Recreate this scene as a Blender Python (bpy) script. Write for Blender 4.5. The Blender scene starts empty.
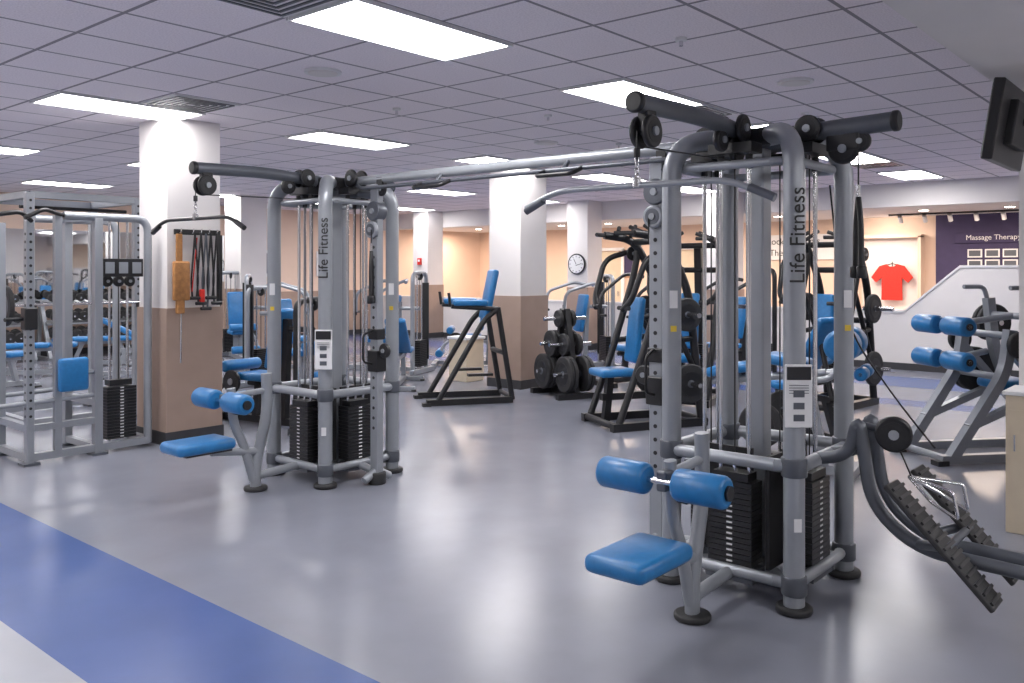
import bpy, bmesh, math, random
from mathutils import Vector, Matrix, Euler
random.seed(3)
scene = bpy.context.scene
scene.view_settings.view_transform = 'Standard'
scene.view_settings.look = 'None'
scene.view_settings.exposure = 0.0

# ------------------------------------------------------------------ materials
def mat(name, col, metal=0.0, rough=0.5, var=0.08, scale=8.0, bump=0.0, emit=None, estr=0.0, coat=0.0):
    m = bpy.data.materials.new(name); m.use_nodes = True
    nt = m.node_tree; b = nt.nodes['Principled BSDF']
    b.inputs['Metallic'].default_value = metal
    b.inputs['Roughness'].default_value = rough
    if coat: b.inputs['Coat Weight'].default_value = coat
    n = nt.nodes.new('ShaderNodeTexNoise'); n.inputs['Scale'].default_value = scale; n.inputs['Detail'].default_value = 4
    geo = nt.nodes.new('ShaderNodeNewGeometry'); nt.links.new(geo.outputs['Position'], n.inputs['Vector'])
    r = nt.nodes.new('ShaderNodeValToRGB')
    c = Vector(col[:3])
    r.color_ramp.elements[0].position = 0.3; r.color_ramp.elements[1].position = 0.7
    r.color_ramp.elements[0].color = (*(c*(1-var)), 1); r.color_ramp.elements[1].color = (*[min(1, x) for x in c*(1+var)], 1)
    nt.links.new(n.outputs['Fac'], r.inputs['Fac']); nt.links.new(r.outputs['Color'], b.inputs['Base Color'])
    if bump:
        bp = nt.nodes.new('ShaderNodeBump'); bp.inputs['Strength'].default_value = bump; bp.inputs['Distance'].default_value = 0.01
        nt.links.new(n.outputs['Fac'], bp.inputs['Height']); nt.links.new(bp.outputs['Normal'], b.inputs['Normal'])
    if emit:
        b.inputs['Emission Color'].default_value = (*emit, 1); b.inputs['Emission Strength'].default_value = estr
    return m

M = {}
M['silver'] = mat('silver_paint', (.31,.33,.36), .3, .33, .04)
M['silverd'] = mat('grey_paint', (.11,.12,.14), .35, .36, .05)
M['chrome'] = mat('chrome', (.75,.75,.77), 1, .16, .03)
M['black'] = mat('black_metal', (.016,.016,.018), .1, .38, .1)
M['blackm'] = mat('black_matte', (.016,.016,.018), 0, .55, .2, 60)
M['rubber'] = mat('rubber', (.024,.024,.026), 0, .65, .15, 40, .1)
M['blue'] = mat('blue_vinyl', (.018,.17,.42), 0, .34, .08, 30, .04)
M['white'] = mat('white_plastic', (.75,.75,.76), 0, .45, .03)
M['wall'] = mat('wall_paint_white', (.74,.71,.70), 0, .75, .02, 3)
M['tan'] = mat('wainscot_tan', (.36,.26,.21), 0, .5, .05, 5)
M['peach'] = mat('wall_paint_peach', (.74,.57,.46), 0, .8, .03, 2)
M['trim'] = mat('trim_dark', (.04,.04,.045), 0, .5)
M['purple'] = mat('wall_paint_purple', (.04,.03,.09), 0, .7)
M['wood'] = mat('wood_brown', (.36,.2,.11), 0, .5, .3, 6)
M['red'] = mat('red_fabric', (.65,.03,.02), 0, .85, .15, 40, .2)
M['leather'] = mat('tan_leather', (.42,.19,.06), 0, .5, .2, 30, .1)
M['yellow'] = mat('yellow_label', (.7,.5,.05), 0, .5)
M['fl_grey'] = mat('floor_vinyl_grey', (.205,.215,.258), 0, .24, .06, 2.2)
M['fl_light'] = mat('floor_vinyl_light', (.31,.32,.36), 0, .26, .05, 2.2)
M['fl_blue'] = mat('floor_vinyl_blue', (.045,.09,.26), 0, .27, .06, 2.2)
M['panel'] = mat('light_panel', (.9,.9,.9), 0, .5, 0, emit=(1,.975,.975), estr=21.5)
M['down'] = mat('downlight_lens', (.9,.9,.9), 0, .5, 0, emit=(1,.85,.7), estr=25)
M['screen'] = mat('screen_glass', (.012,.012,.015), 0, .12, .05)
M['cream'] = mat('cream_laminate', (.62,.53,.40), 0, .5, .04)
M['mirror'] = mat('mirror_glass', (.8,.82,.82), 1, .03, .01)

# ceiling tile material with a lay-in grid in room coordinates, its shadow gaps painted dark
CU, CV = .62, .60
def ceiling_mat():
    m = bpy.data.materials.new('ceiling_tile'); m.use_nodes = True
    nt = m.node_tree; b = nt.nodes['Principled BSDF']; b.inputs['Roughness'].default_value = .9
    geo = nt.nodes.new('ShaderNodeNewGeometry'); sep = nt.nodes.new('ShaderNodeSeparateXYZ')
    nt.links.new(geo.outputs['Position'], sep.inputs[0])
    def mth(op, a, bb=None):
        n = nt.nodes.new('ShaderNodeMath'); n.operation = op
        for i, v in enumerate((a, bb)):
            if v is None: continue
            if isinstance(v, (int, float)): n.inputs[i].default_value = v
            else: nt.links.new(v, n.inputs[i])
        return n.outputs[0]
    def line(o, off, cell):
        t = mth('ADD', o, cell*40 - off); t = mth('DIVIDE', t, cell); t = mth('FRACT', t)
        t = mth('SUBTRACT', t, .5); t = mth('ABSOLUTE', t); return mth('GREATER_THAN', t, .5-.02)
    g = mth('MAXIMUM', line(sep.outputs[0], 2.8, CU), line(sep.outputs[1], 3.45, CV))
    n = nt.nodes.new('ShaderNodeTexNoise'); n.inputs['Scale'].default_value = 90; n.inputs['Detail'].default_value = 3
    nt.links.new(geo.outputs['Position'], n.inputs['Vector'])
    r = nt.nodes.new('ShaderNodeValToRGB'); r.color_ramp.elements[0].position = .3; r.color_ramp.elements[1].position = .6
    r.color_ramp.elements[0].color = (.78,.72,.77,1); r.color_ramp.elements[1].color = (.93,.87,.91,1)
    nt.links.new(n.outputs['Fac'], r.inputs['Fac'])
    mx = nt.nodes.new('ShaderNodeMixRGB'); mx.inputs[2].default_value = (.30,.28,.31,1)
    nt.links.new(g, mx.inputs[0]); nt.links.new(r.outputs['Color'], mx.inputs[1]); nt.links.new(mx.outputs[0], b.inputs['Base Color'])
    return m
M['ceil'] = ceiling_mat()

# ------------------------------------------------------------------ builder
def fillet(pts, rad=.1, n=6, closed=False):
    P = [Vector(p) for p in pts]; out = []
    L = len(P)
    for i in range(L):
        if not closed and i in (0, L-1): out.append(P[i]); continue
        a, c, b = P[i-1], P[i], P[(i+1) % L]
        d1 = (a-c); d2 = (b-c); r = min(rad, d1.length*.48, d2.length*.48)
        s = c+d1.normalized()*r; e = c+d2.normalized()*r
        for k in range(n+1):
            t = k/n; out.append(s*(1-t)**2 + c*2*t*(1-t) + e*t*t)
    if closed: out.append(out[0].copy())
    return out

class Obj:
    def __init__(s, name, loc=(0,0,0), rot=0.0):
        s.name = name; s.loc = Vector(loc) if len(loc) == 3 else Vector((*loc, 0)); s.rot = rot; s.parts = {}
    def _p(s, part):
        return s.parts.setdefault(part, dict(v=[], f=[], m=[], s=[], mats=[]))
    def _add(s, part, m, V, F, S):
        p = s._p(part)
        if m not in p['mats']: p['mats'].append(m)
        mi = p['mats'].index(m); o = len(p['v'])
        p['v'] += [tuple(v) for v in V]; p['f'] += [tuple(i+o for i in f) for f in F]
        p['m'] += [mi]*len(F); p['s'] += (S if isinstance(S, list) else [S]*len(F))
    def tube(s, pts, r, m='silver', part='frame', seg=12, r2=None, radii=None, square=False, caps=True):
        P = [Vector(p) for p in pts]
        Q = [P[0]]
        RR = radii or [r]*len(P); R2 = [RR[0]]
        for k in range(1, len(P)):
            if (P[k]-Q[-1]).length > 1e-5 or radii: Q.append(P[k]); R2.append(RR[k])
        P, RR = Q, R2
        ratio = (r2/r) if r2 else 1
        n = len(P); T = []
        for i in range(n):
            d = (P[min(i+1, n-1)]-P[max(i-1, 0)])
            T.append(d.normalized() if d.length > 1e-7 else (T[-1] if T else Vector((0,0,1))))
        up = Vector((0,0,1)) if abs(T[0].z) < .9 else Vector((1,0,0))
        N = (up - T[0]*up.dot(T[0])).normalized()
        V = []; F = []; S = []
        if square: seg = 4
        for i in range(n):
            N = (N - T[i]*N.dot(T[i])).normalized(); Bn = T[i].cross(N)
            for k in range(seg):
                a = 2*math.pi*k/seg + (math.pi/4 if square else 0); q = RR[i]*(1.414 if square else 1)
                V.append(P[i] + N*(math.cos(a)*q*ratio) + Bn*(math.sin(a)*q))
        for i in range(n-1):
            for k in range(seg):
                k2 = (k+1) % seg
                F.append((i*seg+k, i*seg+k2, (i+1)*seg+k2, (i+1)*seg+k)); S.append(not square)
        if caps:
            o = len(V); V += V[:seg]; F.append(tuple(o+k for k in reversed(range(seg)))); S.append(False)
            o = len(V); V += V[(n-1)*seg:n*seg]; F.append(tuple(o+k for k in range(seg))); S.append(False)
        s._add(part, m, V, F, S)
    def cyl(s, a, b, r, m='black', part='frame', seg=20, bev=0.0):
        a = Vector(a); b = Vector(b); d = (b-a)
        if bev:
            u = d.normalized()
            s.tube([a, a+u*bev*.3, a+u*bev, b-u*bev, b-u*bev*.3, b], r, m, part, seg, radii=[r-bev, r-bev*.3, r, r, r-bev*.3, r-bev])
        else: s.tube([a, b], r, m, part, seg)
    def box(s, c, size, m='silver', part='frame', rot=(0,0,0), bev=0.0, seg=3):
        bm = bmesh.new(); bmesh.ops.create_cube(bm, size=1)
        for v in bm.verts: v.co = Vector((v.co.x*size[0], v.co.y*size[1], v.co.z*size[2]))
        if bev: bmesh.ops.bevel(bm, geom=list(bm.edges), offset=bev, segments=seg, profile=.5, affect='EDGES')
        R = Euler(rot).to_matrix(); c = Vector(c)
        V = [R @ v.co + c for v in bm.verts]; bm.verts.index_update()
        F = [tuple(v.index for v in f.verts) for f in bm.faces]; bm.free()
        s._add(part, m, V, F, bev > .012)
    def poly(s, pts, thick, Mx, m, part):
        n = len(pts); V = [Mx @ Vector((x, y, 0)) for x, y in pts] + [Mx @ Vector((x, y, thick)) for x, y in pts]
        F = [tuple(reversed(range(n))), tuple(range(n, 2*n))] + [(k, (k+1) % n, n+(k+1) % n, n+k) for k in range(n)]
        s._add(part, m, V, F, False)
    def text(s, txt, size, Mx, m, part, ext=.001):
        cu = bpy.data.curves.new('t', 'FONT'); cu.body = txt; cu.size = size; cu.extrude = ext; cu.align_x = 'CENTER'; cu.align_y = 'CENTER'
        o = bpy.data.objects.new('t', cu); scene.collection.objects.link(o)
        dg = bpy.context.evaluated_depsgraph_get(); me = bpy.data.meshes.new_from_object(o.evaluated_get(dg))
        V = [Mx @ v.co for v in me.vertices]; F = [tuple(p.vertices) for p in me.polygons]
        s._add(part, m, V, F, False)
        bpy.data.objects.remove(o); bpy.data.curves.remove(cu); bpy.data.meshes.remove(me)
    def disc(s, c, axis, r, w, m='black', part='pulleys', hub=True):
        c = Vector(c); a = Vector(axis).normalized()
        s.cyl(c-a*w/2, c+a*w/2, r, m, part, 24, bev=min(w*.3, .01))
        if hub:
            s.cyl(c-a*(w/2+.002), c+a*(w/2+.002), r*.7, 'blackm' if m == 'black' else 'silverd', part, 20)
            s.cyl(c-a*(w/2+.012), c+a*(w/2+.012), r*.28, 'silver', part, 14)
    def done(s):
        keys = list(s.parts)
        single = len(keys) == 1
        if not single:
            e = bpy.data.objects.new(s.name, None); scene.collection.objects.link(e); e.location = s.loc; e.rotation_euler = (0, 0, s.rot)
            e.empty_display_size = .2
        for k in keys:
            p = s.parts[k]; me = bpy.data.meshes.new(s.name+'_'+k); me.from_pydata(p['v'], [], p['f'])
            for mm in p['mats']: me.materials.append(M[mm])
            me.polygons.foreach_set('material_index', p['m']); me.polygons.foreach_set('use_smooth', p['s']); me.update()
            o = bpy.data.objects.new(s.name if single else k, me); scene.collection.objects.link(o)
            if single: o.location = s.loc; o.rotation_euler = (0, 0, s.rot)
            else: o.parent = e
        return s

def Mtx(x, y, z, o):
    m = Matrix((x, y, z)).transposed().to_4x4(); m.translation = Vector(o); return m
# plan coordinates: the room axes are X (long way) and Y; the photographer stands at the origin facing 40.6 deg
CA, SA = .651, .759
def W(lat, dep): return (CA*lat+SA*dep, -SA*lat+CA*dep)
def heading(deg): return math.radians(deg-49.4)

# ------------------------------------------------------------------ room shell
UMIN, UMAX, VMIN, VMAX, H = -4, 18.4, -4, 17, 3.0
def slab(name, lo, hi, m, bev=0):
    o = Obj(name); c = [(a+b)/2 for a, b in zip(lo, hi)]; o.loc = Vector(c)
    o.box((0,0,0), [b-a for a, b in zip(lo, hi)], m, 'body', bev=bev); o.done()
fl = Obj('floor')
us = [(UMIN, 1.46, 'fl_light'), (1.46, 2.2, 'fl_blue'), (2.2, 10.7, 'fl_grey'), (10.7, 11.2, 'fl_blue'), (11.2, 12.4, 'fl_grey'), (12.4, 13.6, 'fl_blue'), (13.6, UMAX+.2, 'fl_grey')]
for a, b, m in us: fl.box(((a+b)/2, (VMIN+VMAX)/2, -.05), (b-a, VMAX-VMIN, .1), m, 'body')
fl.done()
slab('ceiling', (UMIN, VMIN, H), (UMAX, VMAX, H+.1), 'ceil')
slab('wall_left', (UMIN, VMAX, 0), (UMAX+.2, VMAX+.15, H), 'peach')
slab('wall_right', (UMIN, VMIN-.15, 0), (UMAX+.2, VMIN, H), 'wall')
slab('wall_front', (UMIN-.15, VMIN, 0), (UMIN, VMAX, H), 'wall')
slab('wall_back', (UMAX, VMIN, 0), (UMAX+.15, VMAX, H), 'peach')
slab('wall_divider', (6.3, VMIN, 0), (6.5, 1.12, H), 'wall')
slab('ceiling_soffit', (UMIN, VMIN, 2.7), (8.5, 1.14, 2.995), 'wall')
# back bulkhead + half wall with sloped end
slab('wall_bulkhead', (14.55, VMIN, 2.62), (14.8, VMAX, H), 'wall')
slab('corridor_ceiling', (14.8, VMIN, 2.68), (UMAX, VMAX, 2.74), 'wall')
hw = Obj('wall_half')
prof = [(VMAX, 0), (VMAX, .92), (4.2, .92), (3.38, 1.64), (VMIN, 1.64), (VMIN, 0)]
hw.poly(prof, .16, Mtx((0,1,0), (0,0,1), (1,0,0), (14.55,0,0)), 'wall', 'body'); hw.done()
cp = Obj('trim_half_wall_cap')
cp.tube([(14.63, VMAX, .935), (14.63, 4.2, .935), (14.63, 3.38, 1.655), (14.63, VMIN, 1.655)], .1, 'white', 'body', r2=.018, square=True); cp.done()
slab('baseboard_back', (14.53, VMIN, 0), (14.55, VMAX, .11), 'trim')
slab('baseboard_left', (UMIN, VMAX-.02, 0), (14.5, VMAX, .11), 'trim')
slab('trim_left_wainscot', (UMIN, VMAX-.025, .11), (14.5, VMAX, 1.1), 'tan')
def column(name, u, v, s, wains=True, h=H):
    o = Obj(name, (u, v, 0))
    o.box((0,0,h/2), (s, s, h), 'wall', 'shaft')
    if wains:
        o.box((0,0,.65), (s+.03, s+.03, 1.2), 'tan', 'wainscot')
        o.box((0,0,.06), (s+.05, s+.05, .12), 'trim', 'base')
    o.done()
column('column', 4.17, 7.75, .53)
column('column', 9.1, 7.69, .56)
column('column', 9.1, 14.45, .55)
column('column', 14.3, 10.3, .5)
column('column', 14.3, 14.9, .5)
column('column', 14.3, 7.2, .5)
slab('wall_back_accent', (UMAX-.05, 1.0, 0), (UMAX, 4.7, 2.68), 'purple')

# ------------------------------------------------------------------ ceiling fixtures
def panel(u, v, z):
    o = Obj('ceiling_light_panel', (u+CU, v+CV/2, z-3.0))
    o.box((0,0,2.992), (2*CU-.05, CV-.05, .012), 'panel', 'lens')
    for sx, sy, lx, ly in ((0,CV/2-.012,2*CU,.02), (0,-CV/2+.012,2*CU,.02), (CU-.012,0,.02,CV-.05), (-CU+.012,0,.02,CV-.05)):
        o.box((sx, sy, 2.99), (lx, ly, .02), 'white', 'trim_frame')
    o.done()
for j in range(-2, 5):
    for k in range(-1, 4):
        u, v = 2.8+4*CU*j, 3.45+6*CV*k
        if u+1.2 > 14.4: continue
        if v < 1.1:
            if j in (-1, 0, 1): panel(u, -1.6, 2.7)  # out-of-view panels added in the soffit to brighten its dark underside
            elif u > 8.5: panel(u, v, H)
            continue
        panel(u, v, H)
def vent(i, j):
    o = Obj('air_vent', (2.8+CU*(i+.5), 3.45+CV*(j+.5), 0)); o.box((0,0,2.994), (.58, .56, .012), 'white', 'plate')
    for k in range(5):
        q = .25-.05*k
        for sx, sy, lx, ly in ((0,q,2*q,.018), (0,-q,2*q,.018), (q,0,.018,2*q), (-q,0,.018,2*q)): o.box((sx, sy, 2.985), (lx, ly, .008), 'silverd', 'louvres')
    o.done()
vent(1, 5); vent(6, 0); vent(14, 0); vent(-1, 0)
def spk(u, v, r=.13):
    o = Obj('ceiling_speaker', (u, v, 0)); o.cyl((0,0,2.985), (0,0,3.0), r, 'white', 'ring', 28); o.cyl((0,0,2.98), (0,0,2.986), r*.8, 'wall', 'grille', 28); o.done()
spk(3.73, 4.95); spk(7.4, 5.85); spk(6.2, 2.55); spk(10.5, 5.0)
for (u, v) in ((3.1, 2.6), (5.0, 5.6), (6.1, 4.8), (8.0, 5.3), (4.6, 2.6), (7.5, 3)):
    o = Obj('sprinkler_head', (u, v, 0)); o.cyl((0,0,2.98), (0,0,3), .035, 'white', 'rose'); o.cyl((0,0,2.95), (0,0,2.98), .012, 'chrome', 'nozzle'); o.done()
for v in [x*1.35-1 for x in range(13)]:
    o = Obj('recessed_downlight', (16.4, v, 0)); o.cyl((0,0,2.66), (0,0,2.68), .1, 'white', 'ring'); o.cyl((0,0,2.655), (0,0,2.661), .075, 'down', 'lens'); o.done()
for i, v in enumerate((0, 3.5, 6, 8.5, 11, 13.5, 16)):
    L = bpy.data.lights.new('corridor_lamp', 'AREA'); L.energy = 78; L.size = 1.2; L.color = (1,.80,.65)
    lo = bpy.data.objects.new('corridor_lamp', L); lo.location = (16.6, v, 2.6); scene.collection.objects.link(lo)

# ------------------------------------------------------------------ cable towers
def stack(o, x, y, horiz, n=15, z0=.16):
    sx, sy = (.23, .12) if horiz else (.12, .23)
    for k in range(n):
        z = z0+k*.027
        o.box((x, y, z+.0125), (sx, sy, .024), 'black', 'weight_stacks')
        o.box((x-sx/2-.001 if not horiz else x, y-sy/2-.001 if horiz else y, z+.013), ((.03, .003, .008) if horiz else (.003, .03, .008)), 'white', 'weight_stacks')
    zt = z0+n*.027
    o.box((x, y, zt+.02), (sx*.8, sy*.8, .04), 'black', 'weight_stacks')
    dx, dy = (.075, 0) if horiz else (0, .075)
    for q in (-1, 1):
        o.cyl((x+dx*q, y+dy*q, .1), (x+dx*q, y+dy*q, 2.2), .011, 'chrome', 'guide_rods', 10)
        o.cyl((x+dx*q, y+dy*q, .13), (x+dx*q, y+dy*q, .16), .02, 'rubber', 'guide_rods', 12)
        o.cyl((x+dx*q, y+dy*q, 2.1), (x+dx*q, y+dy*q, 2.17), .018, 'black', 'guide_rods', 12)
    o.cyl((x, y, zt), (x, y, 2.2), .004, 'black', 'cables', 6)
    o.cyl((x, y, zt+.03), (x, y, zt+.1), .011, 'chrome', 'cables', 10)
    o.box((x, y, 2.2), (sx, sy, .05), 'black', 'hub')
    o.box((x, y, .11), (sx+.02, sy+.02, .06), 'silverd', 'frame')

def tower(loc, right):
    o = Obj('cable_tower', loc); S = .325
    for sx in (-1, 1):
        for sy in (-1, 1):
            o.tube(fillet([(sx*S, sy*S, .03), (sx*S, sy*S, 2.26), (sx*.04, sy*.04, 2.28)], .2, 8), .048, 'silver', 'posts', 16, r2=.055)
            o.cyl((sx*S, sy*S, 0), (sx*S, sy*S, .035), .085, 'rubber', 'feet', 24, bev=.012)
            o.tube([(0,0,.1), (sx*S, sy*S, .1)], .03, 'silver', 'frame', 10)
            for z in (.68, .13): o.cyl((sx*S, sy*S, z-.045), (sx*S, sy*S, z+.045), .06, 'silverd', 'collars', 20, bev=.006)
    o.box((0,0,1.2), (.1,.1,2.2), 'silver', 'center_column', bev=.01)
    o.box((0,0,2.27), (.34,.34,.09), 'black', 'hub', bev=.02)
    ring = lambda s, z, r, m='silver': o.tube(fillet([(-s,-s,z), (s,-s,z), (s,s,z), (-s,s,z)], .1, 5, True), r, m, 'frame', 12, caps=False)
    ring(.345, .68, .032); ring(.33, .13, .028); ring(.30, 2.12, .022)
    for x, y, h in ((-.27, 0, False), (.27, 0, False), (0, -.27, True), (0, .27, True)): stack(o, x, y, h)
    # dark shrouds beside the stacks
    o.box((-.13, .1, .42), (.02, .26, .55), 'blackm', 'shrouds'); o.box((.1, -.15, .42), (.3, .02, .55), 'blackm', 'shrouds'); o.box((-.19,-.17,.42), (.16,.02,.55), 'blackm', 'shrouds')
    # top pulleys
    for x, y in ((-.28, 0), (.28, 0)):
        for q in (-.05, .05): o.disc((x, y+q, 2.3), (0,1,0), .068, .025)
    for x, y in ((0, -.28), (0, .28)):
        for q in (-.05, .05): o.disc((x+q, y, 2.3), (1,0,0), .068, .025)
    # ---- lat pulldown (-x)
    o.tube(fillet([(-.05, 0, 2.28), (-.6, 0, 2.315), (-1.17, 0, 2.30)], .2), .034, 'silverd', 'pulldown_arm', 16, r2=.042)
    o.cyl((-1.165, 0, 2.30), (-1.2, 0, 2.30), .046, 'black', 'pulldown_arm', bev=.01)
    o.box((-1.09, 0, 2.24), (.08, .05, .12), 'black', 'pulldown_arm', bev=.008)
    for q in (-.03, .03): o.disc((-1.1, q, 2.185), (0,1,0), .07, .025)
    o.disc((-.25, 0, 2.2), (0,1,0), .07, .03); o.disc((-.42, 0, 2.23), (0,1,0), .06, .03)
    o.tube([(-1.11, 0, 2.12), (-.32, 0, 2.14)], .004, 'black', 'cables', 6)
    o.cyl((-1.17, 0, 2.18), (-1.17, 0, 2.06), .004, 'black', 'cables', 6); o.cyl((-1.17, 0, 2.11), (-1.17, 0, 2.07), .014, 'black', 'cables', 12, bev=.004)
    for k in range(5):
        z = 2.06-.022*k; w = .009
        a_, b_ = (w, 0) if k % 2 else (0, w)
        o.tube(fillet([(-1.17-a_, -b_, z+.014), (-1.17+a_, b_, z+.014), (-1.17+a_, b_, z-.014), (-1.17-a_, -b_, z-.014)], .01, 3, True), .003, 'chrome', 'lat_bar', 6, caps=False)
    bm_ = 'silver' if right else 'black'
    o.tube(fillet([(-1.17, -.6, 1.865), (-1.17, -.42, 1.95), (-1.17, .42, 1.955), (-1.17, .6, 1.885)], .12), .013, bm_, 'lat_bar', 10)
    for q in (-1, 1): o.tube([(-1.17, q*.6, 1.87), (-1.17, q*.5, 1.915)], .017, 'black' if not right else 'silverd', 'lat_bar', 10)
    o.cyl((-1.17, 0, 1.945), (-1.17, 0, 1.985), .02, 'chrome', 'lat_bar')
    # seat frame
    o.tube([(-.33, 0, .12), (-.72, 0, .1)], .03, 'silver', 'seat_frame')
    o.tube(fillet([(-.7, 0, .02), (-.7, 0, .2), (-.6, 0, .55), (-.61, 0, .84)], .15), .032, 'silver', 'seat_frame', r2=.042)
    o.tube(fillet([(-.72, 0, .08), (-.8, 0, .35), (-.88, 0, .5), (-.9, 0, .76)], .15), .026, 'silver', 'seat_frame', r2=.034)
    o.cyl((-.7, 0, 0), (-.7, 0, .03), .085, 'rubber', 'feet', 24, bev=.01)
    o.tube([(-.6, 0, .72), (-.92, 0, .70)], .022, 'silver', 'seat_frame')
    o.tube([(-.68, 0, .28), (-1.05, 0, .33)], .028, 'silver', 'seat_frame')
    o.box((-1.12, 0, .35), (.34, .2, .02), 'black', 'seat_pad')
    o.box((-1.15, 0, .395), (.43, .29, .08), 'blue', 'seat_pad', bev=.035, seg=4)
    o.cyl((-.97, -.31, .68), (-.97, .31, .68), .014, 'chrome', 'seat_frame')
    for q in (-1, 1):
        o.cyl((-.97, q*.07, .68), (-.97, q*.31, .68), .07, 'blue', 'thigh_rollers', 28, bev=.018)
        o.cyl((-.97, q*.312, .68), (-.97, q*.325, .68), .032, 'black', 'thigh_rollers')
    o.box((-.93, 0, .68), (.1, .05, .09), 'silverd', 'seat_frame', bev=.01)
    o.cyl((-.9, -.04, .6), (-.9, -.09, .6), .02, 'black', 'seat_frame', bev=.005)
    # ---- rear high pulley (+x)
    o.tube([(.05, 0, 2.28), (.62, 0, 2.30)], .034, 'silverd', 'rear_arm', 16, r2=.042)
    o.disc((.58, 0, 2.2), (0,1,0), .068, .03); o.box((.58,0,2.25), (.06,.05,.1), 'black', 'rear_arm')
    # ---- placards and label
    tocam = Vector((-.759, -.651, 0)); lft = Vector((-.651, .759, 0)); c = Vector((-S, -S, 0)); az = math.atan2(.651,.759)
    o.text('Life Fitness', .10, Mtx((0,0,1), lft, tocam, c+tocam*.056+Vector((0,0,1.76))), 'black', 'label', .002)
    o.box(c+tocam*.062+Vector((0,0,1.02)), (.012, .125, .29), 'white', 'placard', rot=(0,0,az), bev=.004)
    pz = c+tocam*.07
    o.box(pz+Vector((0,0,1.125)), (.004,.11,.06), 'black', 'placard', rot=(0,0,az))
    for k in range(3): o.box(pz+Vector((0,0,1.03-.055*k)), (.003,.05,.03), 'silverd', 'placard', rot=(0,0,az))
    for k in range(4): o.box(pz+Vector((0,0,1.07-.012*k)), (.003,.09,.003), 'silverd', 'placard', rot=(0,0,az))
    o.box(c+tocam*.054+Vector((0,0,.42)), (.004,.035,.06), 'white', 'placard', rot=(0,0,az))
    for (x, y) in ((-S, S), (S, -S)): o.box(Vector((x,y,1.45))+tocam*.054, (.004,.04,.09), 'white', 'placard', rot=(0,0,az)); o.box(Vector((x,y,1.3))+tocam*.054, (.004,.03,.03), 'yellow', 'placard', rot=(0,0,az))
    # ---- crossover side: perforated upright with carriage
    sd = 1 if right else -1
    y = sd*(.60 if right else .52)
    o.box((0, y, 1.16), (.06, .085, 2.16), 'silver', 'adjustable_upright', bev=.008)
    for k in range(22):
        o.cyl((-.033, y, .42+.075*k), (-.029, y, .42+.075*k), .012, 'black', 'adjustable_upright', 10)
    o.box((0, y, .92), (.1, .11, .16), 'black', 'carriage', bev=.01); o.box((0, y, 1.12), (.09, .1, .08), 'black', 'carriage', bev=.01)
    o.disc((-.0, y+sd*.09, 1.0), (1,0,0), .055, .03)
    o.tube(fillet([(-.05, y, 1.15), (-.13, y, 1.12), (-.13, y, .92), (-.05, y, .9)], .03), .009, 'black', 'carriage', 8)
    o.tube([(0, y, .08), (0, sd*.3, .12)], .03, 'silver', 'frame'); o.cyl((0,y,0), (0,y,.09), .07, 'rubber', 'feet', bev=.01)
    o.tube([(0, y, .1), (-.12, y, .04)], .03, 'silver', 'frame'); o.tube([(0, y, .1), (.12, y, .04)], .03, 'silver', 'frame')
    o.tube(fillet([(0, sd*.1, 2.2), (0, y, 2.16)], .05), .03, 'silverd', 'frame')
    o.disc((0, y, 2.04), (1,0,0), .075, .09, 'silverd'); o.disc((-.05, y, 1.9), (1,0,0), .065, .03, 'silver')
    o.cyl((-.07, y+sd*.02, 1.9), (-.07, y+sd*.02, 1.75), .004, 'black', 'cables', 6)
    def rope(x, y, z):
        o.cyl((x, y, z), (x, y, z+.06), .01, 'chrome', 'rope_handle')
        for q in (-1, 1):
            o.tube(fillet([(x, y, z), (x+q*.025, y+q*.02, z-.12), (x+q*.03, y+q*.025, z-.36)], .05), .013, 'black', 'rope_handle', 10)
            o.cyl((x+q*.03, y+q*.025, z-.33), (x+q*.03, y+q*.025, z-.39), .024, 'black', 'rope_handle', 14, bev=.008)
    if not right: rope(-.07, y+sd*.02, 1.74)
    else:
        # ---- high arm and low row (-y)
        o.tube([(0, -.05, 2.28), (0, -.67, 2.30)], .038, 'silverd', 'row_arm', 16, r2=.046)
        o.cyl((0, -.665, 2.30), (0, -.7, 2.30), .05, 'black', 'row_arm', bev=.01)
        o.disc((0, -.44, 2.19), (1,0,0), .075, .035); o.disc((0, -.52, 2.22), (1,0,0), .05, .03)
        o.box((0, -.44, 2.24), (.05,.16,.12), 'black', 'row_arm', bev=.01)
        o.cyl((0, -.51, 2.18), (0, -.51, 1.99), .004, 'black', 'cables', 6); rope(0, -.51, 1.95)
        for q in (-1, 1):
            o.tube(fillet([(q*.09, -.33, .68), (q*.09, -.5, .72), (q*.09, -.54, .92), (q*.09, -.6, .5), (q*.09, -.8, .34), (q*.09, -1.9, .3)], .18), .03, 'silverd', 'row_rails', 14)
            # foot plate
            a = math.atan2(.45, .43)
            o.box((q*.2, -.93, .42), (.16, .62, .025), 'rubber', 'foot_plates', rot=(a, 0, 0), bev=.008)
            for k in range(14):
                t = (k-6.5)*.043
                o.box((q*.2, -.945+math.cos(a)*t, .43+math.sin(a)*t), (.15, .014, .01), 'black', 'foot_plates', rot=(a, 0, 0))
            o.tube([(q*.09, -.8, .36), (q*.2, -.92, .40)], .022, 'silverd', 'row_rails')
        o.tube([(-.2, -.95, .4), (.2, -.95, .4)], .018, 'silverd', 'row_rails')
        o.tube([(0, -1.9, .3), (0, -1.9, .02)], .04, 'silver', 'row_rails'); o.cyl((0,-1.9,0), (0,-1.9,.03), .08, 'rubber', 'feet')
        o.tube([(-.09,-1.9,.3), (.09,-1.9,.3)], .03, 'silverd', 'row_rails')
        o.box((0, -1.85, .42), (.3, .6, .08), 'blue', 'row_seat', bev=.03)
        o.tube([(0, -1.75, .3), (0, -1.75, .4)], .04, 'silverd', 'row_rails')
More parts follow.
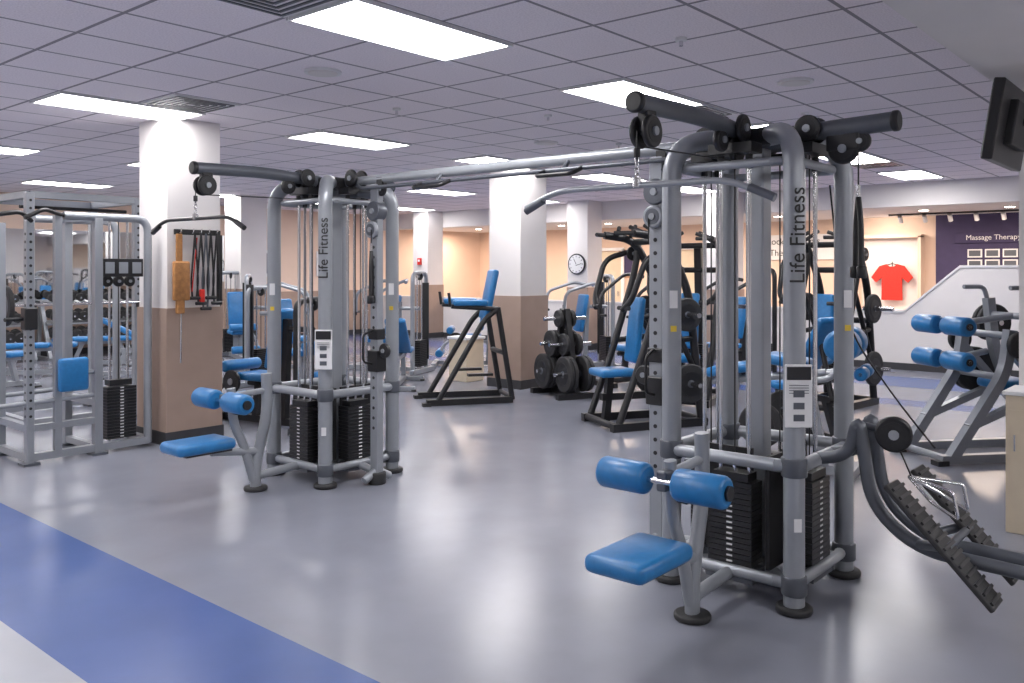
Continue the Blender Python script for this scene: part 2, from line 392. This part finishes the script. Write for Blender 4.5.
        o.disc((-.06, -.69, .84), (1,.3,0), .082, .05, 'black'); o.tube([(-.03,-.54,.86), (-.03,-.69,.84)], .018, 'silverd', 'row_rails')
        o.tube([(0, -.69, .78), (0, -.76, .62)], .004, 'black', 'cables', 6)
        for q in (-1, 1):
            o.tube(fillet([(0, -.74, .64), (q*.09, -.86, .56), (q*.09, -.97, .5), (q*.09, -.95, .62), (0, -.74, .64)], .02), .008, 'chrome', 'row_handle', 8)
        # long slack cable
        o.tube(fillet([(.33, -.25, 2.05), (.4, -.3, 1.3), (.33,-.62,.9), (.2, -.8, .75)], .5, 10), .005, 'black', 'cables', 6)
    o.done()
tower((4.235, 1.94, 0), True)
tower((4.235, 5.485, 0), False)
# crossover beam
o = Obj('crossover_beam', (4.235, 3.71, 0))
o.tube([(0, -1.6, 2.28), (0, 1.6, 2.28)], .026, 'silver', 'beam', 16, r2=.034)
o.tube(fillet([(-.0, -1.5, 2.26), (-.07, -1.35, 2.21), (-.07, 1.35, 2.21), (0, 1.5, 2.26)], .1), .014, 'silverd', 'pull_up_bar', 12)
for y in (-.55, .55):
    o.tube(fillet([(-.07, y+.14, 2.21), (-.17, y+.14, 2.17), (-.17, y-.14, 2.17), (-.07, y-.14, 2.21)], .04), .014, 'black', 'pull_up_grips', 10)
    o.tube([(0, y, 2.28), (-.07, y, 2.21)], .014, 'silverd', 'pull_up_bar')
for y in (-1.2, 1.2): o.disc((0, y, 2.2), (1,0,0), .05, .03); o.box((0,y,2.25), (.05,.06,.08), 'black', 'pulleys')
o.done()

# ------------------------------------------------------------------ left cable machine
o = Obj('cable_machine', (3.3, 7.6, 0))
def leg(x, y, h, r=.035, m='silver'):
    o.box((x, y, h/2+.01), (2*r, 2*r, h), m, 'frame', bev=.006); o.box((x, y, .01), (.13, .13, .02), 'silverd', 'feet')
o.tube(fillet([(-.52,0,.06), (.48,0,.06)], .1), .03, 'silver', 'frame', square=True)
o.tube(fillet([(-.25,0,2.06), (.48,0,2.06), (.48,0,.04)], .12), .035, 'silver', 'frame', 14)
o.tube(fillet([(-.25,.62,2.06), (.48,.62,2.06), (.48,.62,.04)], .12), .035, 'silver', 'frame', 14)
leg(0.03, 0, 2.04); leg(-.52, 0, 2.0, .03); leg(-.52, .62, 2.0, .03); leg(.03, .62, 2.04)
for z in (.06, 2.06, .45): o.tube([(.03,0,z), (.03,.62,z)], .028, 'silver', 'frame', square=True)
for z in (.06,.3): o.tube([(-.52,0,z), (-.52,.62,z)], .028, 'silver', 'frame', square=True); o.tube([(-.52,0,z), (.03,0,z)], .026, 'silver', 'frame', square=True)
o.tube([(.48,0,.06), (.48,.62,.06)], .03, 'silver', 'frame', square=True)
for k in range(24):
    o.cyl((-.553, 0, .4+.065*k), (-.549, 0, .4+.065*k), .012, 'black', 'frame', 8)
    o.cyl((-.52, -.033, .4+.065*k), (-.52, -.03, .4+.065*k), .012, 'black', 'frame', 8)
for k in range(17): o.box((.25, .08, .12+k*.027), (.26, .14, .024), 'black', 'weight_stack'); o.box((.25, .008, .125+k*.027), (.03,.004,.009), 'white', 'weight_stack')
o.box((.25,.08,.6), (.2,.1,.05), 'black', 'weight_stack')
for q in (-.08, .08): o.cyl((.25+q,.08,.08), (.25+q,.08,2.03), .011, 'chrome', 'guide_rods', 10)
o.cyl((.25,.08,.6), (.25,.08,2.03), .005, 'black', 'cables', 6)
o.box((.25, -.01, 1.62), (.36, .015, .16), 'black', 'placard', bev=.004)
for k in range(3): o.box((.13+.12*k, -.02, 1.62), (.08, .004, .1), 'silver', 'placard')
for k in range(3): o.disc((.15+.1*k, .08, 1.5), (0,1,0), .05, .03)
o.box((-.2, -.07, .72), (.24, .07, .28), 'blue', 'knee_pad', bev=.025); o.tube([(-.2,-.05,.72), (-.2,.0,.72), (.03,0,.72)], .02, 'silver', 'frame')
o.tube(fillet([(-.52,-.05,2.0), (-.62,-.1,2.07), (-.9,-.1,2.02)], .05), .018, 'black', 'handles'); o.tube(fillet([(-.25,0,2.06), (-.45,-.12,2.1), (-.6,-.12,2.02)], .05), .018, 'black', 'handles')
o.box((-.52, 0, 1.2), (.1,.1,.18), 'black', 'carriage', bev=.01); o.tube([(-.57,0,1.2), (-.72,-.05,1.2)], .016, 'black', 'handles')
o.tube([(-.3,0,.06), (-.3,0,2.06)], .028, 'silver', 'frame', square=True)
for s in (0, 1): o.tube([(-.8, .62*s, .5), (.03, .62*s, .52)], .02, 'silver', 'frame')
o.done()

# power rack behind
o = Obj('power_rack', (3.95, 9.85, 0))
for x in (-.55, .55):
    for y in (-.55, .55):
        o.box((x, y, 1.19), (.08,.08,2.38), 'silver', 'uprights', bev=.008); o.box((x,y,.01), (.16,.16,.02), 'silverd', 'feet')
        for k in range(26): o.cyl((x, y-.043, .3+k*.08), (x, y-.039, .3+k*.08), .014, 'black', 'uprights', 8)
for s in (-.55, .55):
    for z in (.06, 2.36): o.box((s, 0, z), (.07, 1.1, .07), 'silver', 'crossmembers'); o.box((0, s, z), (1.1, .07, .07), 'silver', 'crossmembers')
o.cyl((-1.05,-.64,1.25), (1.05,-.64,1.25), .014, 'chrome', 'barbell')
for q in (-1,1):
    o.disc((q*.8,-.64,1.25), (1,0,0), .2, .045, 'rubber', 'plates'); o.box((q*.55,-.62,1.22), (.05,.12,.05), 'black', 'hooks')
o.tube([(-.55,-.3,2.25), (.55,-.3,2.25)], .018, 'black', 'crossmembers')
o.done()

# ------------------------------------------------------------------ dumbbell rack, mirror, benches
for i in range(3):
    slab('mirror', (3+2.4*i, VMAX-.045, .95), (5.35+2.4*i, VMAX-.027, 2.35), 'mirror')
def rack(loc, L):
    o = Obj('dumbbell_rack', loc)
    for x in (-L/2, 0, L/2):
        o.tube([(x, -.3, .03), (x, .12, 1.05)], .03, 'silver', 'frame', square=True); o.tube([(x,-.3,.03), (x,.25,.03)], .03, 'silver', 'frame', square=True); o.tube([(x,.12,1.05), (x,.25,.03)], .03, 'silver', 'frame', square=True)
    for k, (y, z) in enumerate(((-.22,.32), (-.09,.66), (.05,1.0))):
        o.box((0, y, z), (L, .22, .03), 'silver', 'shelves', rot=(.25,0,0))
        n = int(L/.17)
        for q in range(n):
            x = -L/2+.12+q*(L-.2)/n; r = .095-.012*k
            o.cyl((x, y-.15, z+.06+r*.5), (x, y+.13, z+.12+r*.5), .016, 'chrome', 'dumbbells', 8)
            for e in (0, 1):
                c = (x, y-.14+e*.22, z+.062+r*.5+e*.045)
                o.cyl(c, (c[0], c[1]+.07, c[2]+.016), r, 'rubber', 'dumbbells', 10)
    o.done()
rack((4.6, 16.3, 0), 2.7); rack((7.6, 16.3, 0), 2.8)

def bench(loc, rot, incline=0.0, m='silver', name='weight_bench'):
    o = Obj(name, loc, rot)
    o.tube([(-.55,0,.06), (.55,0,.06)], .03, m, 'frame', square=True)
    for x in (-.55,.55): o.box((x,0,.035), (.07,.55,.06), m, 'frame', bev=.01); [o.box((x,q*.26,.012), (.09,.06,.024), 'rubber', 'feet') for q in (-1,1)]
    o.tube([(-.35,0,.06), (-.2,0,.42)], .03, m, 'frame', square=True); o.tube([(.45,0,.06), (.35,0,.42)], .03, m, 'frame', square=True); o.tube([(-.3,0,.4), (.5,0,.4)], .028, m, 'frame', square=True)
    o.box((.4,0,.46), (.34,.28,.075), 'blue', 'seat_pad', bev=.03)
    L = .85; c = (.2-L/2*math.cos(incline), 0, .46+L/2*math.sin(incline))
    o.box(c, (L,.28,.075), 'blue', 'back_pad', rot=(0,incline,0), bev=.03)
    if incline: o.tube([(-.3,0,.4), (.2-.6*math.cos(incline),0,.42+.6*math.sin(incline))], .025, m, 'frame')
    o.done()
for lat, dep, r, inc in ((-7.2,13.0,20,0), (-6.9,14.3,20,0), (-5.6,13.0,25,.5), (-6.9,11.3,70,.4)):
    bench(W(lat,dep), heading(r), inc)

# ------------------------------------------------------------------ hanging straps on column
o = Obj('strap_rack', (4.17, 7.46, 0))
o.box((.02, 0, 1.95), (.46, .02, .05), 'black', 'rail')
for x in (-.18,-.06,.02,.1,.18): o.tube(fillet([(x,0,1.95), (x,-.07,1.94), (x,-.07,1.98)], .02), .006, 'chrome', 'hooks', 6)
o.box((-.19,-.05,1.78), (.06,.02,.3), 'leather', 'head_harness', bev=.006); o.box((-.17,-.05,1.5), (.16,.05,.36), 'leather', 'head_harness', bev=.018); o.box((-.18,-.05,1.27), (.08,.04,.14), 'leather', 'head_harness', bev=.012)
o.tube([(-.17,-.05,1.25), (-.17,-.04,.75)], .008, 'chrome', 'chain', 6)
for i, (x, c) in enumerate(((-.04,'black'), (.02,'black'), (.07,'silverd'), (.12,'black'), (.18,'black'))):
    zb = 1.34-.05*(i % 3)
    o.tube(fillet([(x,-.06,1.94), (x-.035,-.055,1.5), (x-.02,-.05,zb), (x+.02,-.05,zb), (x+.035,-.055,1.5), (x,-.06,1.94)], .04), .009, c, 'straps', 8)
    o.cyl((x-.05,-.06,zb), (x+.05,-.06,zb), .016, 'black', 'strap_handles', 12)
o.box((.22,-.04,1.6), (.05,.02,.66), 'black', 'straps')
o.box((.03,-.06,1.36), (.05,.03,.12), 'red', 'straps', bev=.01); o.tube([(-.02,-.06,1.9), (-.07,-.06,1.4)], .006, 'red', 'straps', 6)
o.done()

# ------------------------------------------------------------------ generic selectorised machine
def selector(loc, rot, name, arms=True, leg_=False, hgt=1.55, black=False):
    o = Obj(name, loc, rot); m = 'black' if black else 'silver'
    o.tube([(-.65,0,.05), (.7,0,.05)], .035, m, 'frame', square=True)
    for x in (-.65,.68): o.box((x,0,.04), (.08,.75,.07), m, 'frame', bev=.01)
    o.tube(fillet([(-.6,-.24,.05), (-.6,-.24,hgt), (-.6,.24,hgt), (-.6,.24,.05)], .12), .034, m, 'frame')
    for k in range(15): o.box((-.6,0,.12+k*.027), (.14,.26,.024), 'black', 'weight_stack')
    for q in (-.08,.08): o.cyl((-.6,q,.08), (-.6,q,hgt), .011, 'chrome', 'guide_rods', 8)
    o.cyl((-.6,0,.5), (-.6,0,hgt), .005, 'black', 'guide_rods', 6)
    o.box((-.6,-.2,.8), (.13,.015,1.2), 'blackm', 'shroud'); o.disc((-.6,0,hgt-.05), (0,1,0), .06, .03)
    o.tube([(-.2,0,.05), (-.25,0,1.1)], .035, m, 'frame', square=True); o.tube([(-.6,0,1.0), (-.22,0,1.0)], .03, m, 'frame')
    o.tube([(.2,0,.05), (.15,0,.45)], .035, m, 'frame', square=True); o.tube([(-.22,0,.4), (.3,0,.42)], .03, m, 'frame')
    o.box((.12,0,.5), (.42,.36,.08), 'blue', 'seat_pad', bev=.032); o.box((-.14,0,.9), (.08,.3,.62), 'blue', 'back_pad', rot=(0,-.18,0), bev=.032)
    if arms:
        for q in (-1,1):
            o.tube(fillet([(-.3,q*.12,hgt-.15), (-.2,q*.4,hgt-.1), (.3,q*.38,1.25), (.32,q*.36,.95)], .12), .026, m, 'press_arms'); o.cyl((.32,q*.36,.95), (.34,q*.22,.95), .02, 'black', 'press_arms'); o.cyl((.32,q*.36,1.05), (.32,q*.36,.9), .022, 'black', 'press_arms')
    if leg_:
        o.tube(fillet([(.3,.2,.45), (.5,.2,.4), (.6,.2,.2)], .08), .026, m, 'leg_lever'); o.cyl((.6,-.24,.22), (.6,.24,.22), .065, 'blue', 'leg_rollers', 20, bev=.02); o.cyl((.42,-.24,.6), (.42,.24,.6), .06, 'blue', 'leg_rollers', 20, bev=.02)
        o.disc((.32,.22,.45), (0,1,0), .12, .03, 'black', 'cam')
    o.done()
selector(W(-2.5,8.9), heading(150), 'leg_extension_machine', False, True, 1.3, True)
selector(W(-2.95,11.6), heading(-30), 'leg_extension_machine', False, True, 1.35)
selector(W(-3.6,13.8), heading(10), 'shoulder_press_machine', True, False, 1.5)
selector(W(-2.0,13.6), heading(160), 'chest_press_machine')
selector(W(-.6,14.4), heading(180), 'leg_curl_machine', False, True, 1.3)
selector(W(-4.9,15.4), heading(-60), 'leg_extension_machine', False, True)
selector(W(3.2,12.6), heading(200), 'chest_press_machine', True, False, 1.6, True)
selector(W(1.0,14.0), heading(200), 'shoulder_press_machine', True, False, 1.5)
selector(W(1.75,12.3), heading(215), 'chest_press_machine', True, False, 1.65, True)
bench(W(-1.55,11.9), heading(90), .6)
bench(W(2.85,8.2), heading(110), .95, 'black', 'incline_bench')

# ------------------------------------------------------------------ knee raise station
o = Obj('knee_raise_station', W(-.36,10.6), heading(195))
for q in (-1,1):
    o.tube(fillet([(-.3,q*.3,.04), (.75,q*.33,.04)], .05), .035, 'black', 'frame', square=True)
    o.tube(fillet([(.62,q*.33,.04), (.05,q*.3,1.0), (-.1,q*.3,1.12)], .1), .034, 'black', 'frame')
    o.tube([(-.3,q*.3,.04), (-.12,q*.3,1.15)], .034, 'black', 'frame')
    o.tube([(-.12,q*.3,1.13), (.45,q*.3,1.17)], .028, 'black', 'frame'); o.box((.22,q*.3,1.21), (.42,.12,.07), 'blue', 'arm_pads', bev=.028)
    o.cyl((.46,q*.3,1.17), (.48,q*.3,1.33), .018, 'black', 'grips'); o.box((.75,q*.33,.02), (.1,.1,.04), 'rubber', 'feet'); o.box((.1,q*.3,.35), (.3,.1,.03), 'black', 'steps')
for x, z in ((-.3,.06), (-.12,1.13), (-.2,.6)): o.tube([(x,-.3,z), (x,.3,z)], .03, 'black', 'frame')
o.box((-.08,0,1.3), (.08,.34,.62), 'blue', 'back_pad', rot=(0,-.2,0), bev=.033)
o.done()

# ------------------------------------------------------------------ plate tree
def plate(o, c, ax, r, w=.05, m='rubber'):
    c = Vector(c); a = Vector(ax).normalized()
    o.cyl(c-a*w/2, c+a*w/2, r, m, 'plates', 30, bev=.012); o.cyl(c-a*(w/2+.002), c+a*(w/2+.002), r*.62, 'black', 'plates', 24); o.cyl(c-a*(w/2+.008), c+a*(w/2+.008), r*.2, 'silverd', 'plates', 14)
o = Obj('weight_plate_tree', W(.68,11.0), heading(-65))
o.tube([(-.35,0,.04), (.35,0,.04)], .035, 'black', 'frame', square=True)
for x in (-.35,.35): o.box((x,0,.035), (.08,.6,.07), 'black', 'frame')
o.tube([(-.3,0,.05), (-.04,0,1.1)], .035, 'black', 'frame', square=True); o.tube([(.3,0,.05), (.04,0,1.1)], .035, 'black', 'frame', square=True)
for x, z, r, nn in ((0,.98,.11,1), (-.1,.66,.17,2), (.14,.66,.14,1), (-.2,.3,.225,3), (.27,.3,.225,2)):
    o.cyl((x,-.3,z), (x,.3,z), .024, 'chrome', 'pegs')
    for q in (-1,1):
        for k in range(nn): plate(o, (x,q*(.09+.06*k),z), (0,1,0), r)
o.done()

# ------------------------------------------------------------------ plate loaded press (black)
def press(loc, rot, name='plate_loaded_press', m='black'):
    o = Obj(name, loc, rot)
    for q in (-1,1):
        o.tube([(-.8,q*.3,.04), (.3,q*.34,.04)], .04, m, 'frame', square=True)
        o.tube(fillet([(-.75,q*.3,.05), (-.6,q*.3,1.4), (-.3,q*.32,1.93), (.05,q*.33,1.97)], .25), .042, m, 'frame')
        o.tube(fillet([(.22,q*.33,.05), (-.05,q*.33,.75), (-.32,q*.33,1.6), (-.36,q*.33,1.9)], .2), .036, m, 'frame')
        o.tube([(-.65,q*.3,.9), (-.1,q*.33,.85)], .03, m, 'frame'); o.tube([(-.68,q*.3,.55), (-.25,q*.33,1.35)], .028, m, 'frame')
        o.tube(fillet([(-.3,q*.42,1.8), (-.02,q*.46,1.72), (.12,q*.42,1.3), (.16,q*.3,1.2)], .12), .03, m, 'press_arms')
        o.cyl((.14,q*.4,1.22), (.16,q*.22,1.22), .022, 'rubber', 'grips'); o.cyl((.05,q*.33,1.97), (.2,q*.2,1.97), .022, 'rubber', 'grips'); o.cyl((-.1,q*.33,1.96), (-.02,q*.12,2.04), .022, 'rubber', 'grips')
        o.cyl((-.25,q*.3,1.96), (-.2,q*.1,2.06), .022, 'rubber', 'grips'); o.disc((-.33,q*.4,1.78), (0,1,0), .08, .04)
        o.cyl((-.5,q*.3,1.15), (-.5,q*.66,1.15), .025, 'chrome', 'pegs'); plate(o, (-.5,q*.42,1.15), (0,1,0), .17)
        o.cyl((-.55,q*.3,.45), (-.55,q*.6,.45), .025, 'chrome', 'pegs'); plate(o, (-.55,q*.4,.45), (0,1,0), .2)
    for x, z in ((-.78,.05), (.26,.05), (-.62,1.0), (-.3,1.9), (-.5,1.6)): o.tube([(x,-.33,z), (x,.33,z)], .035, m, 'frame')
    o.tube([(-.75,0,.3), (.25,0,.3)], .035, m, 'frame', square=True); o.tube([(-.6,0,1.2), (-.25,0,1.1)], .03, m, 'frame'); o.tube([(.2,0,.05), (.15,0,.5)], .035, m, 'frame', square=True)
    o.tube([(-.62,0,.05), (-.5,0,1.9)], .045, m, 'frame', square=True)
    o.box((.12,0,.55), (.4,.34,.08), 'blue', 'seat_pad', bev=.032); o.box((-.14,0,.98), (.08,.24,.68), 'blue', 'back_pad', rot=(0,-.12,0), bev=.033)
    o.tube([(-.6,0,.3), (-.22,0,.8)], .03, m, 'frame')
    for k in range(12): o.box((-.5, 0, .36+k*.027), (.2,.2,.024), 'black', 'weight_stack')
    o.done()
press(W(1.15,8.9), heading(200)); press(W(2.1,10.4), heading(240)); press(W(3.55,10.0), heading(220))

# ------------------------------------------------------------------ machines on the right
o = Obj('lying_leg_curl_machine', W(2.1,6.9), heading(-30))
o.tube([(-.6,0,.05), (.6,0,.05)], .035, 'silver', 'frame', square=True)
for x in (-.6,.58): o.box((x,0,.035), (.08,.6,.07), 'silver', 'frame')
o.tube([(-.4,0,.05), (-.3,0,.75)], .035, 'silver', 'frame', square=True); o.tube([(.4,0,.05), (.25,0,.8)], .035, 'silver', 'frame', square=True); o.tube([(-.5,0,.68), (.4,0,.8)], .03, 'silver', 'frame')
o.box((-.3,0,.80), (.45,.3,.08), 'blue', 'body_pad', rot=(0,-.2,0), bev=.033); o.box((.12,0,.88), (.34,.32,.08), 'blue', 'body_pad', rot=(0,.15,0), bev=.033)
o.cyl((.55,-.3,1.03), (.55,.3,1.03), .02, 'chrome', 'lever')
for q in (-1,1):
    o.cyl((.55,q*.04,1.03), (.55,q*.28,1.03), .125, 'blue', 'rollers', 26, bev=.03)
    o.tube(fillet([(.25,q*.32,.75), (.53,q*.32,.8), (.55,q*.32,1.03)], .1), .024, 'silver', 'lever'); plate(o, (0,q*.4,.42), (0,1,0), .17)
    o.cyl((0,q*.05,.42), (0,q*.46,.42), .022, 'chrome', 'pegs')
    o.cyl((.68,q*.04,.82), (.68,q*.2,.82), .05, 'blue', 'rollers', 22, bev=.015)
o.tube([(.3,0,.78), (.68,0,.82)], .02, 'silver', 'lever'); o.cyl((.68,-.2,.82), (.68,.2,.82), .014, 'chrome', 'lever')
o.done()

o = Obj('seated_calf_machine', W(4.2,7.45), heading(190))
for q in (-1,1):
    o.tube([(-.6,q*.28,.045), (.75,q*.28,.045)], .035, 'silver', 'frame', square=True); o.box((.75,q*.28,.02), (.1,.1,.04), 'rubber', 'feet')
    o.tube(fillet([(.65,q*.28,.05), (.15,q*.28,.75), (.1,q*.28,1.1)], .15), .04, 'silver', 'frame', square=True)
    o.tube(fillet([(-.55,q*.28,.05), (-.2,q*.28,.9), (-.15,q*.28,1.35)], .1), .038, 'silver', 'frame', square=True)
    o.tube([(-.3,q*.28,.6), (.5,q*.28,.3)], .03, 'silver', 'frame', square=True); o.tube([(-.45,q*.28,.35), (.12,q*.28,.95)], .028, 'silver', 'frame', square=True)
    o.cyl((-.1,q*.3,.7), (-.1,q*.55,.7), .024, 'chrome', 'pegs'); plate(o, (-.1,q*.4,.7), (0,1,0), .2); plate(o, (-.1,q*.46,.7), (0,1,0), .2)
    o.cyl((-.3,q*.3,1.12), (-.3,q*.55,1.12), .024, 'chrome', 'pegs'); plate(o, (-.3,q*.4,1.12), (0,1,0), .17); plate(o, (-.3,q*.46,1.12), (0,1,0), .17)
    plate(o, (.08,q*.36,.98), (0,1,0), .11)
for x, z in ((-.58,.05), (.7,.05), (-.17,1.2), (.1,1.05), (.15,.7)): o.tube([(x,-.28,z), (x,.28,z)], .03, 'silver', 'frame')
o.tube(fillet([(-.15,0,1.2), (.3,0,1.15), (.5,0,1.15)], .1), .028, 'silver', 'lever'); o.tube(fillet([(.1,0,.9), (.35,0,.85), (.52,0,.88)], .1), .028, 'silver', 'lever')
for z in (1.13,.84):
    o.cyl((.52,-.34,z), (.52,.34,z), .016, 'chrome', 'lever')
    for q in (-1,1): o.cyl((.52,q*.05,z), (.52,q*.33,z), .08, 'blue', 'rollers', 26, bev=.02); o.cyl((.52,q*.332,z), (.52,q*.34,z), .03, 'black', 'rollers')
for q in (-1,1): o.tube(fillet([(-.15,q*.28,1.3), (-.1,q*.28,1.45), (.1,q*.28,1.45)], .05), .02, 'silver', 'handles')
o.box((-.1,0,.62), (.36,.32,.08), 'blue', 'seat_pad', bev=.03)
o.done()

# ------------------------------------------------------------------ small things
o = Obj('storage_cabinet', (6.12, .98, 0)); o.box((0,0,.42), (.34,.3,.84), 'cream', 'body', bev=.005); o.box((0,0,.85), (.37,.33,.025), 'white', 'top', bev=.005); o.box((-.172,0,.4), (.006,.26,.7), 'cream', 'door'); o.cyl((-.18,.1,.5), (-.18,.1,.6), .006, 'chrome', 'handle'); o.done()
tv = Obj('wall_television', (5.6, 1.05, 2.42))
R = (math.radians(9), 0, 0)
tv.box((0,0,0), (.78,.06,.44), 'black', 'housing', rot=R, bev=.01); tv.box((0,.033,0), (.73,.004,.4), 'screen', 'screen', rot=R)
tv.box((0,-.05,0), (.4,.05,.25), 'blackm', 'housing', rot=R, bev=.01)
tv.tube([(0,-.05,0), (0,-.2,.1), (0,-.2,.28)], .02, 'black', 'bracket'); tv.done()
# clock on column
o = Obj('wall_clock', (14.04, 10.3, 1.72))
o.cyl((0,0,0), (-.03,0,0), .21, 'black', 'rim', 36); o.cyl((-.03,0,0), (-.034,0,0), .185, 'white', 'face', 36)
for k in range(12):
    a = k*math.pi/6; o.box((-.036, .155*math.sin(a), .155*math.cos(a)), (.003,.012,.03), 'black', 'ticks', rot=(-a,0,0))
o.box((-.038,.03,.05), (.003,.012,.12), 'black', 'hands', rot=(-.5,0,0)); o.box((-.038,-.06,-.01), (.003,.01,.15), 'black', 'hands', rot=(1.3,0,0)); o.done()
def sign(name, v, z, w, h, lines, size, base='white', ink='trim', u=UMAX-.02):
    o = Obj(name, (u, v, z)); o.box((-.01,0,0), (.03,w,h), base, 'board', bev=.004)
    for i, t in enumerate(lines): o.text(t, size, Mtx((0,-1,0), (0,0,1), (-1,0,0), (-.03,0,((len(lines)-1)/2-i)*size*1.25)), ink, 'lettering')
    o.done()
sign('locker_room_sign', 7.6, 2.1, 2.0, .55, ['Locker Rooms', 'Therapy Pool'], .2)
sign('therapy_room_sign', 3.5, 2.22, 1.7, .2, ['Massage Therapy Room'], .135, 'purple', 'white', UMAX-.06)
o = Obj('picture_frame_grid', (UMAX-.07, 3.4, 1.85))
for a in range(5):
    for b in range(2): o.box((0, -.6+.3*a, -.13+.2*b), (.03,.25,.16), 'white', 'frames'); o.box((-.017, -.6+.3*a, -.13+.2*b), (.003,.2,.11), 'silverd', 'prints')
o.done()
# t-shirt display
o = Obj('display_niche', (UMAX-.02, 5.55, 1.5))
o.box((0,0,0), (.03,1.15,1.5), 'wall', 'backing')
for y in (-.6,.6): o.box((-.12,y,0), (.24,.06,1.56), 'peach', 'frame')
for z in (-.78,.78): o.box((-.12,0,z), (.24,1.26,.06), 'peach', 'frame')
o.done()
o = Obj('red_tshirt', (UMAX-.12, 5.5, 1.35))
sh = [(-.2,-.36), (.2,-.36), (.19,.1), (.31,.0), (.4,.1), (.24,.33), (.1,.37), (.05,.32), (-.05,.32), (-.1,.37), (-.24,.33), (-.4,.1), (-.31,.0), (-.19,.1)]
o.poly(sh, .05, Mtx((0,-1,0), (0,0,1), (-1,0,0), (0,0,0)), 'red', 'shirt'); o.tube([(0,0,.3), (0,0,.42)], .01, 'black', 'hanger'); o.tube([(0,-.2,.33), (0,0,.38), (0,.2,.33)], .01, 'black', 'hanger'); o.done()
L = bpy.data.lights.new('display_spot', 'AREA'); L.energy = 12; L.size = .5; L.color = (1,.9,.8)
lo = bpy.data.objects.new('display_spot', L); lo.location = (17.6, 5.55, 2.55); lo.rotation_euler = (0, math.radians(-35), 0); scene.collection.objects.link(lo)
for v, m in ((11.9,'wood'), (13.2,'white'), (15.6,'white'), (9.2,'white')):
    o = Obj('framed_picture', (UMAX-.02, v, 1.75)); o.box((0,0,0), (.03,.55,.7), m, 'frame', bev=.005); o.box((-.017,0,0), (.003,.42,.56), 'purple', 'print'); o.done()
for v in (12.55, 10.0):
    o = Obj('door', (UMAX-.02, v, 0)); o.box((0,0,1.03), (.04,.95,2.06), 'cream', 'leaf'); o.box((-.03,-.38,1.0), (.06,.03,.12), 'chrome', 'handle')
    for y in (-.51,.51): o.box((-.02,y,1.05), (.06,.08,2.14), 'white', 'jamb')
    o.box((-.02,0,2.13), (.06,1.1,.08), 'white', 'jamb'); o.done()
o = Obj('fire_alarm', (14.04, 14.9, 1.8)); o.box((-.02,0,0), (.04,.12,.16), 'red', 'body', bev=.008); o.box((-.042,0,.02), (.006,.06,.05), 'white', 'strobe'); o.done()
for u in (11.2, 13.0):
    o = Obj('framed_picture', (u, VMAX-.03, 1.75)); o.box((0,0,0), (.8,.03,.6), 'white', 'frame', bev=.005); o.box((0,-.017,0), (.66,.003,.46), 'purple', 'print'); o.done()
o = Obj('towel_stand', W(-.66,12.5)); o.box((0,0,.3), (.36,.36,.6), 'cream', 'cabinet', bev=.01); o.box((0,0,.62), (.4,.4,.04), 'white', 'top', bev=.01); o.done()
o = Obj('exit_sign', (14.5, 12.4, 2.75)); o.box((0,0,0), (.05,.36,.2), 'white', 'housing', bev=.005); o.text('EXIT', .15, Mtx((0,-1,0), (0,0,1), (-1,0,0), (-.027,0,0)), 'red', 'lettering'); o.done()
o = Obj('track_light', (17.4, 4.0, 2.66)); o.box((0,0,0), (.04,2.6,.03), 'black', 'track')
for k in range(6): o.cyl((0,-1.1+.44*k,-.03), (.09,-1.1+.44*k,-.14), .04, 'white', 'heads'); o.cyl((.09,-1.1+.44*k,-.14), (.092,-1.1+.44*k,-.143), .034, 'down', 'lamps')
o.done()

# ------------------------------------------------------------------ camera / world
w = bpy.data.worlds.new('world'); scene.world = w; w.use_nodes = True
w.node_tree.nodes['Background'].inputs[0].default_value = (.6,.6,.7,1); w.node_tree.nodes['Background'].inputs[1].default_value = .3
cam = bpy.data.cameras.new('camera'); co = bpy.data.objects.new('camera', cam); scene.collection.objects.link(co)
co.location = (0,0,1.6); co.rotation_euler = (math.radians(90), 0, math.radians(-49.4))
cam.sensor_width = 36; cam.lens = 860/1024*36; cam.shift_y = -71.5/1024; cam.clip_start = .05
scene.camera = co
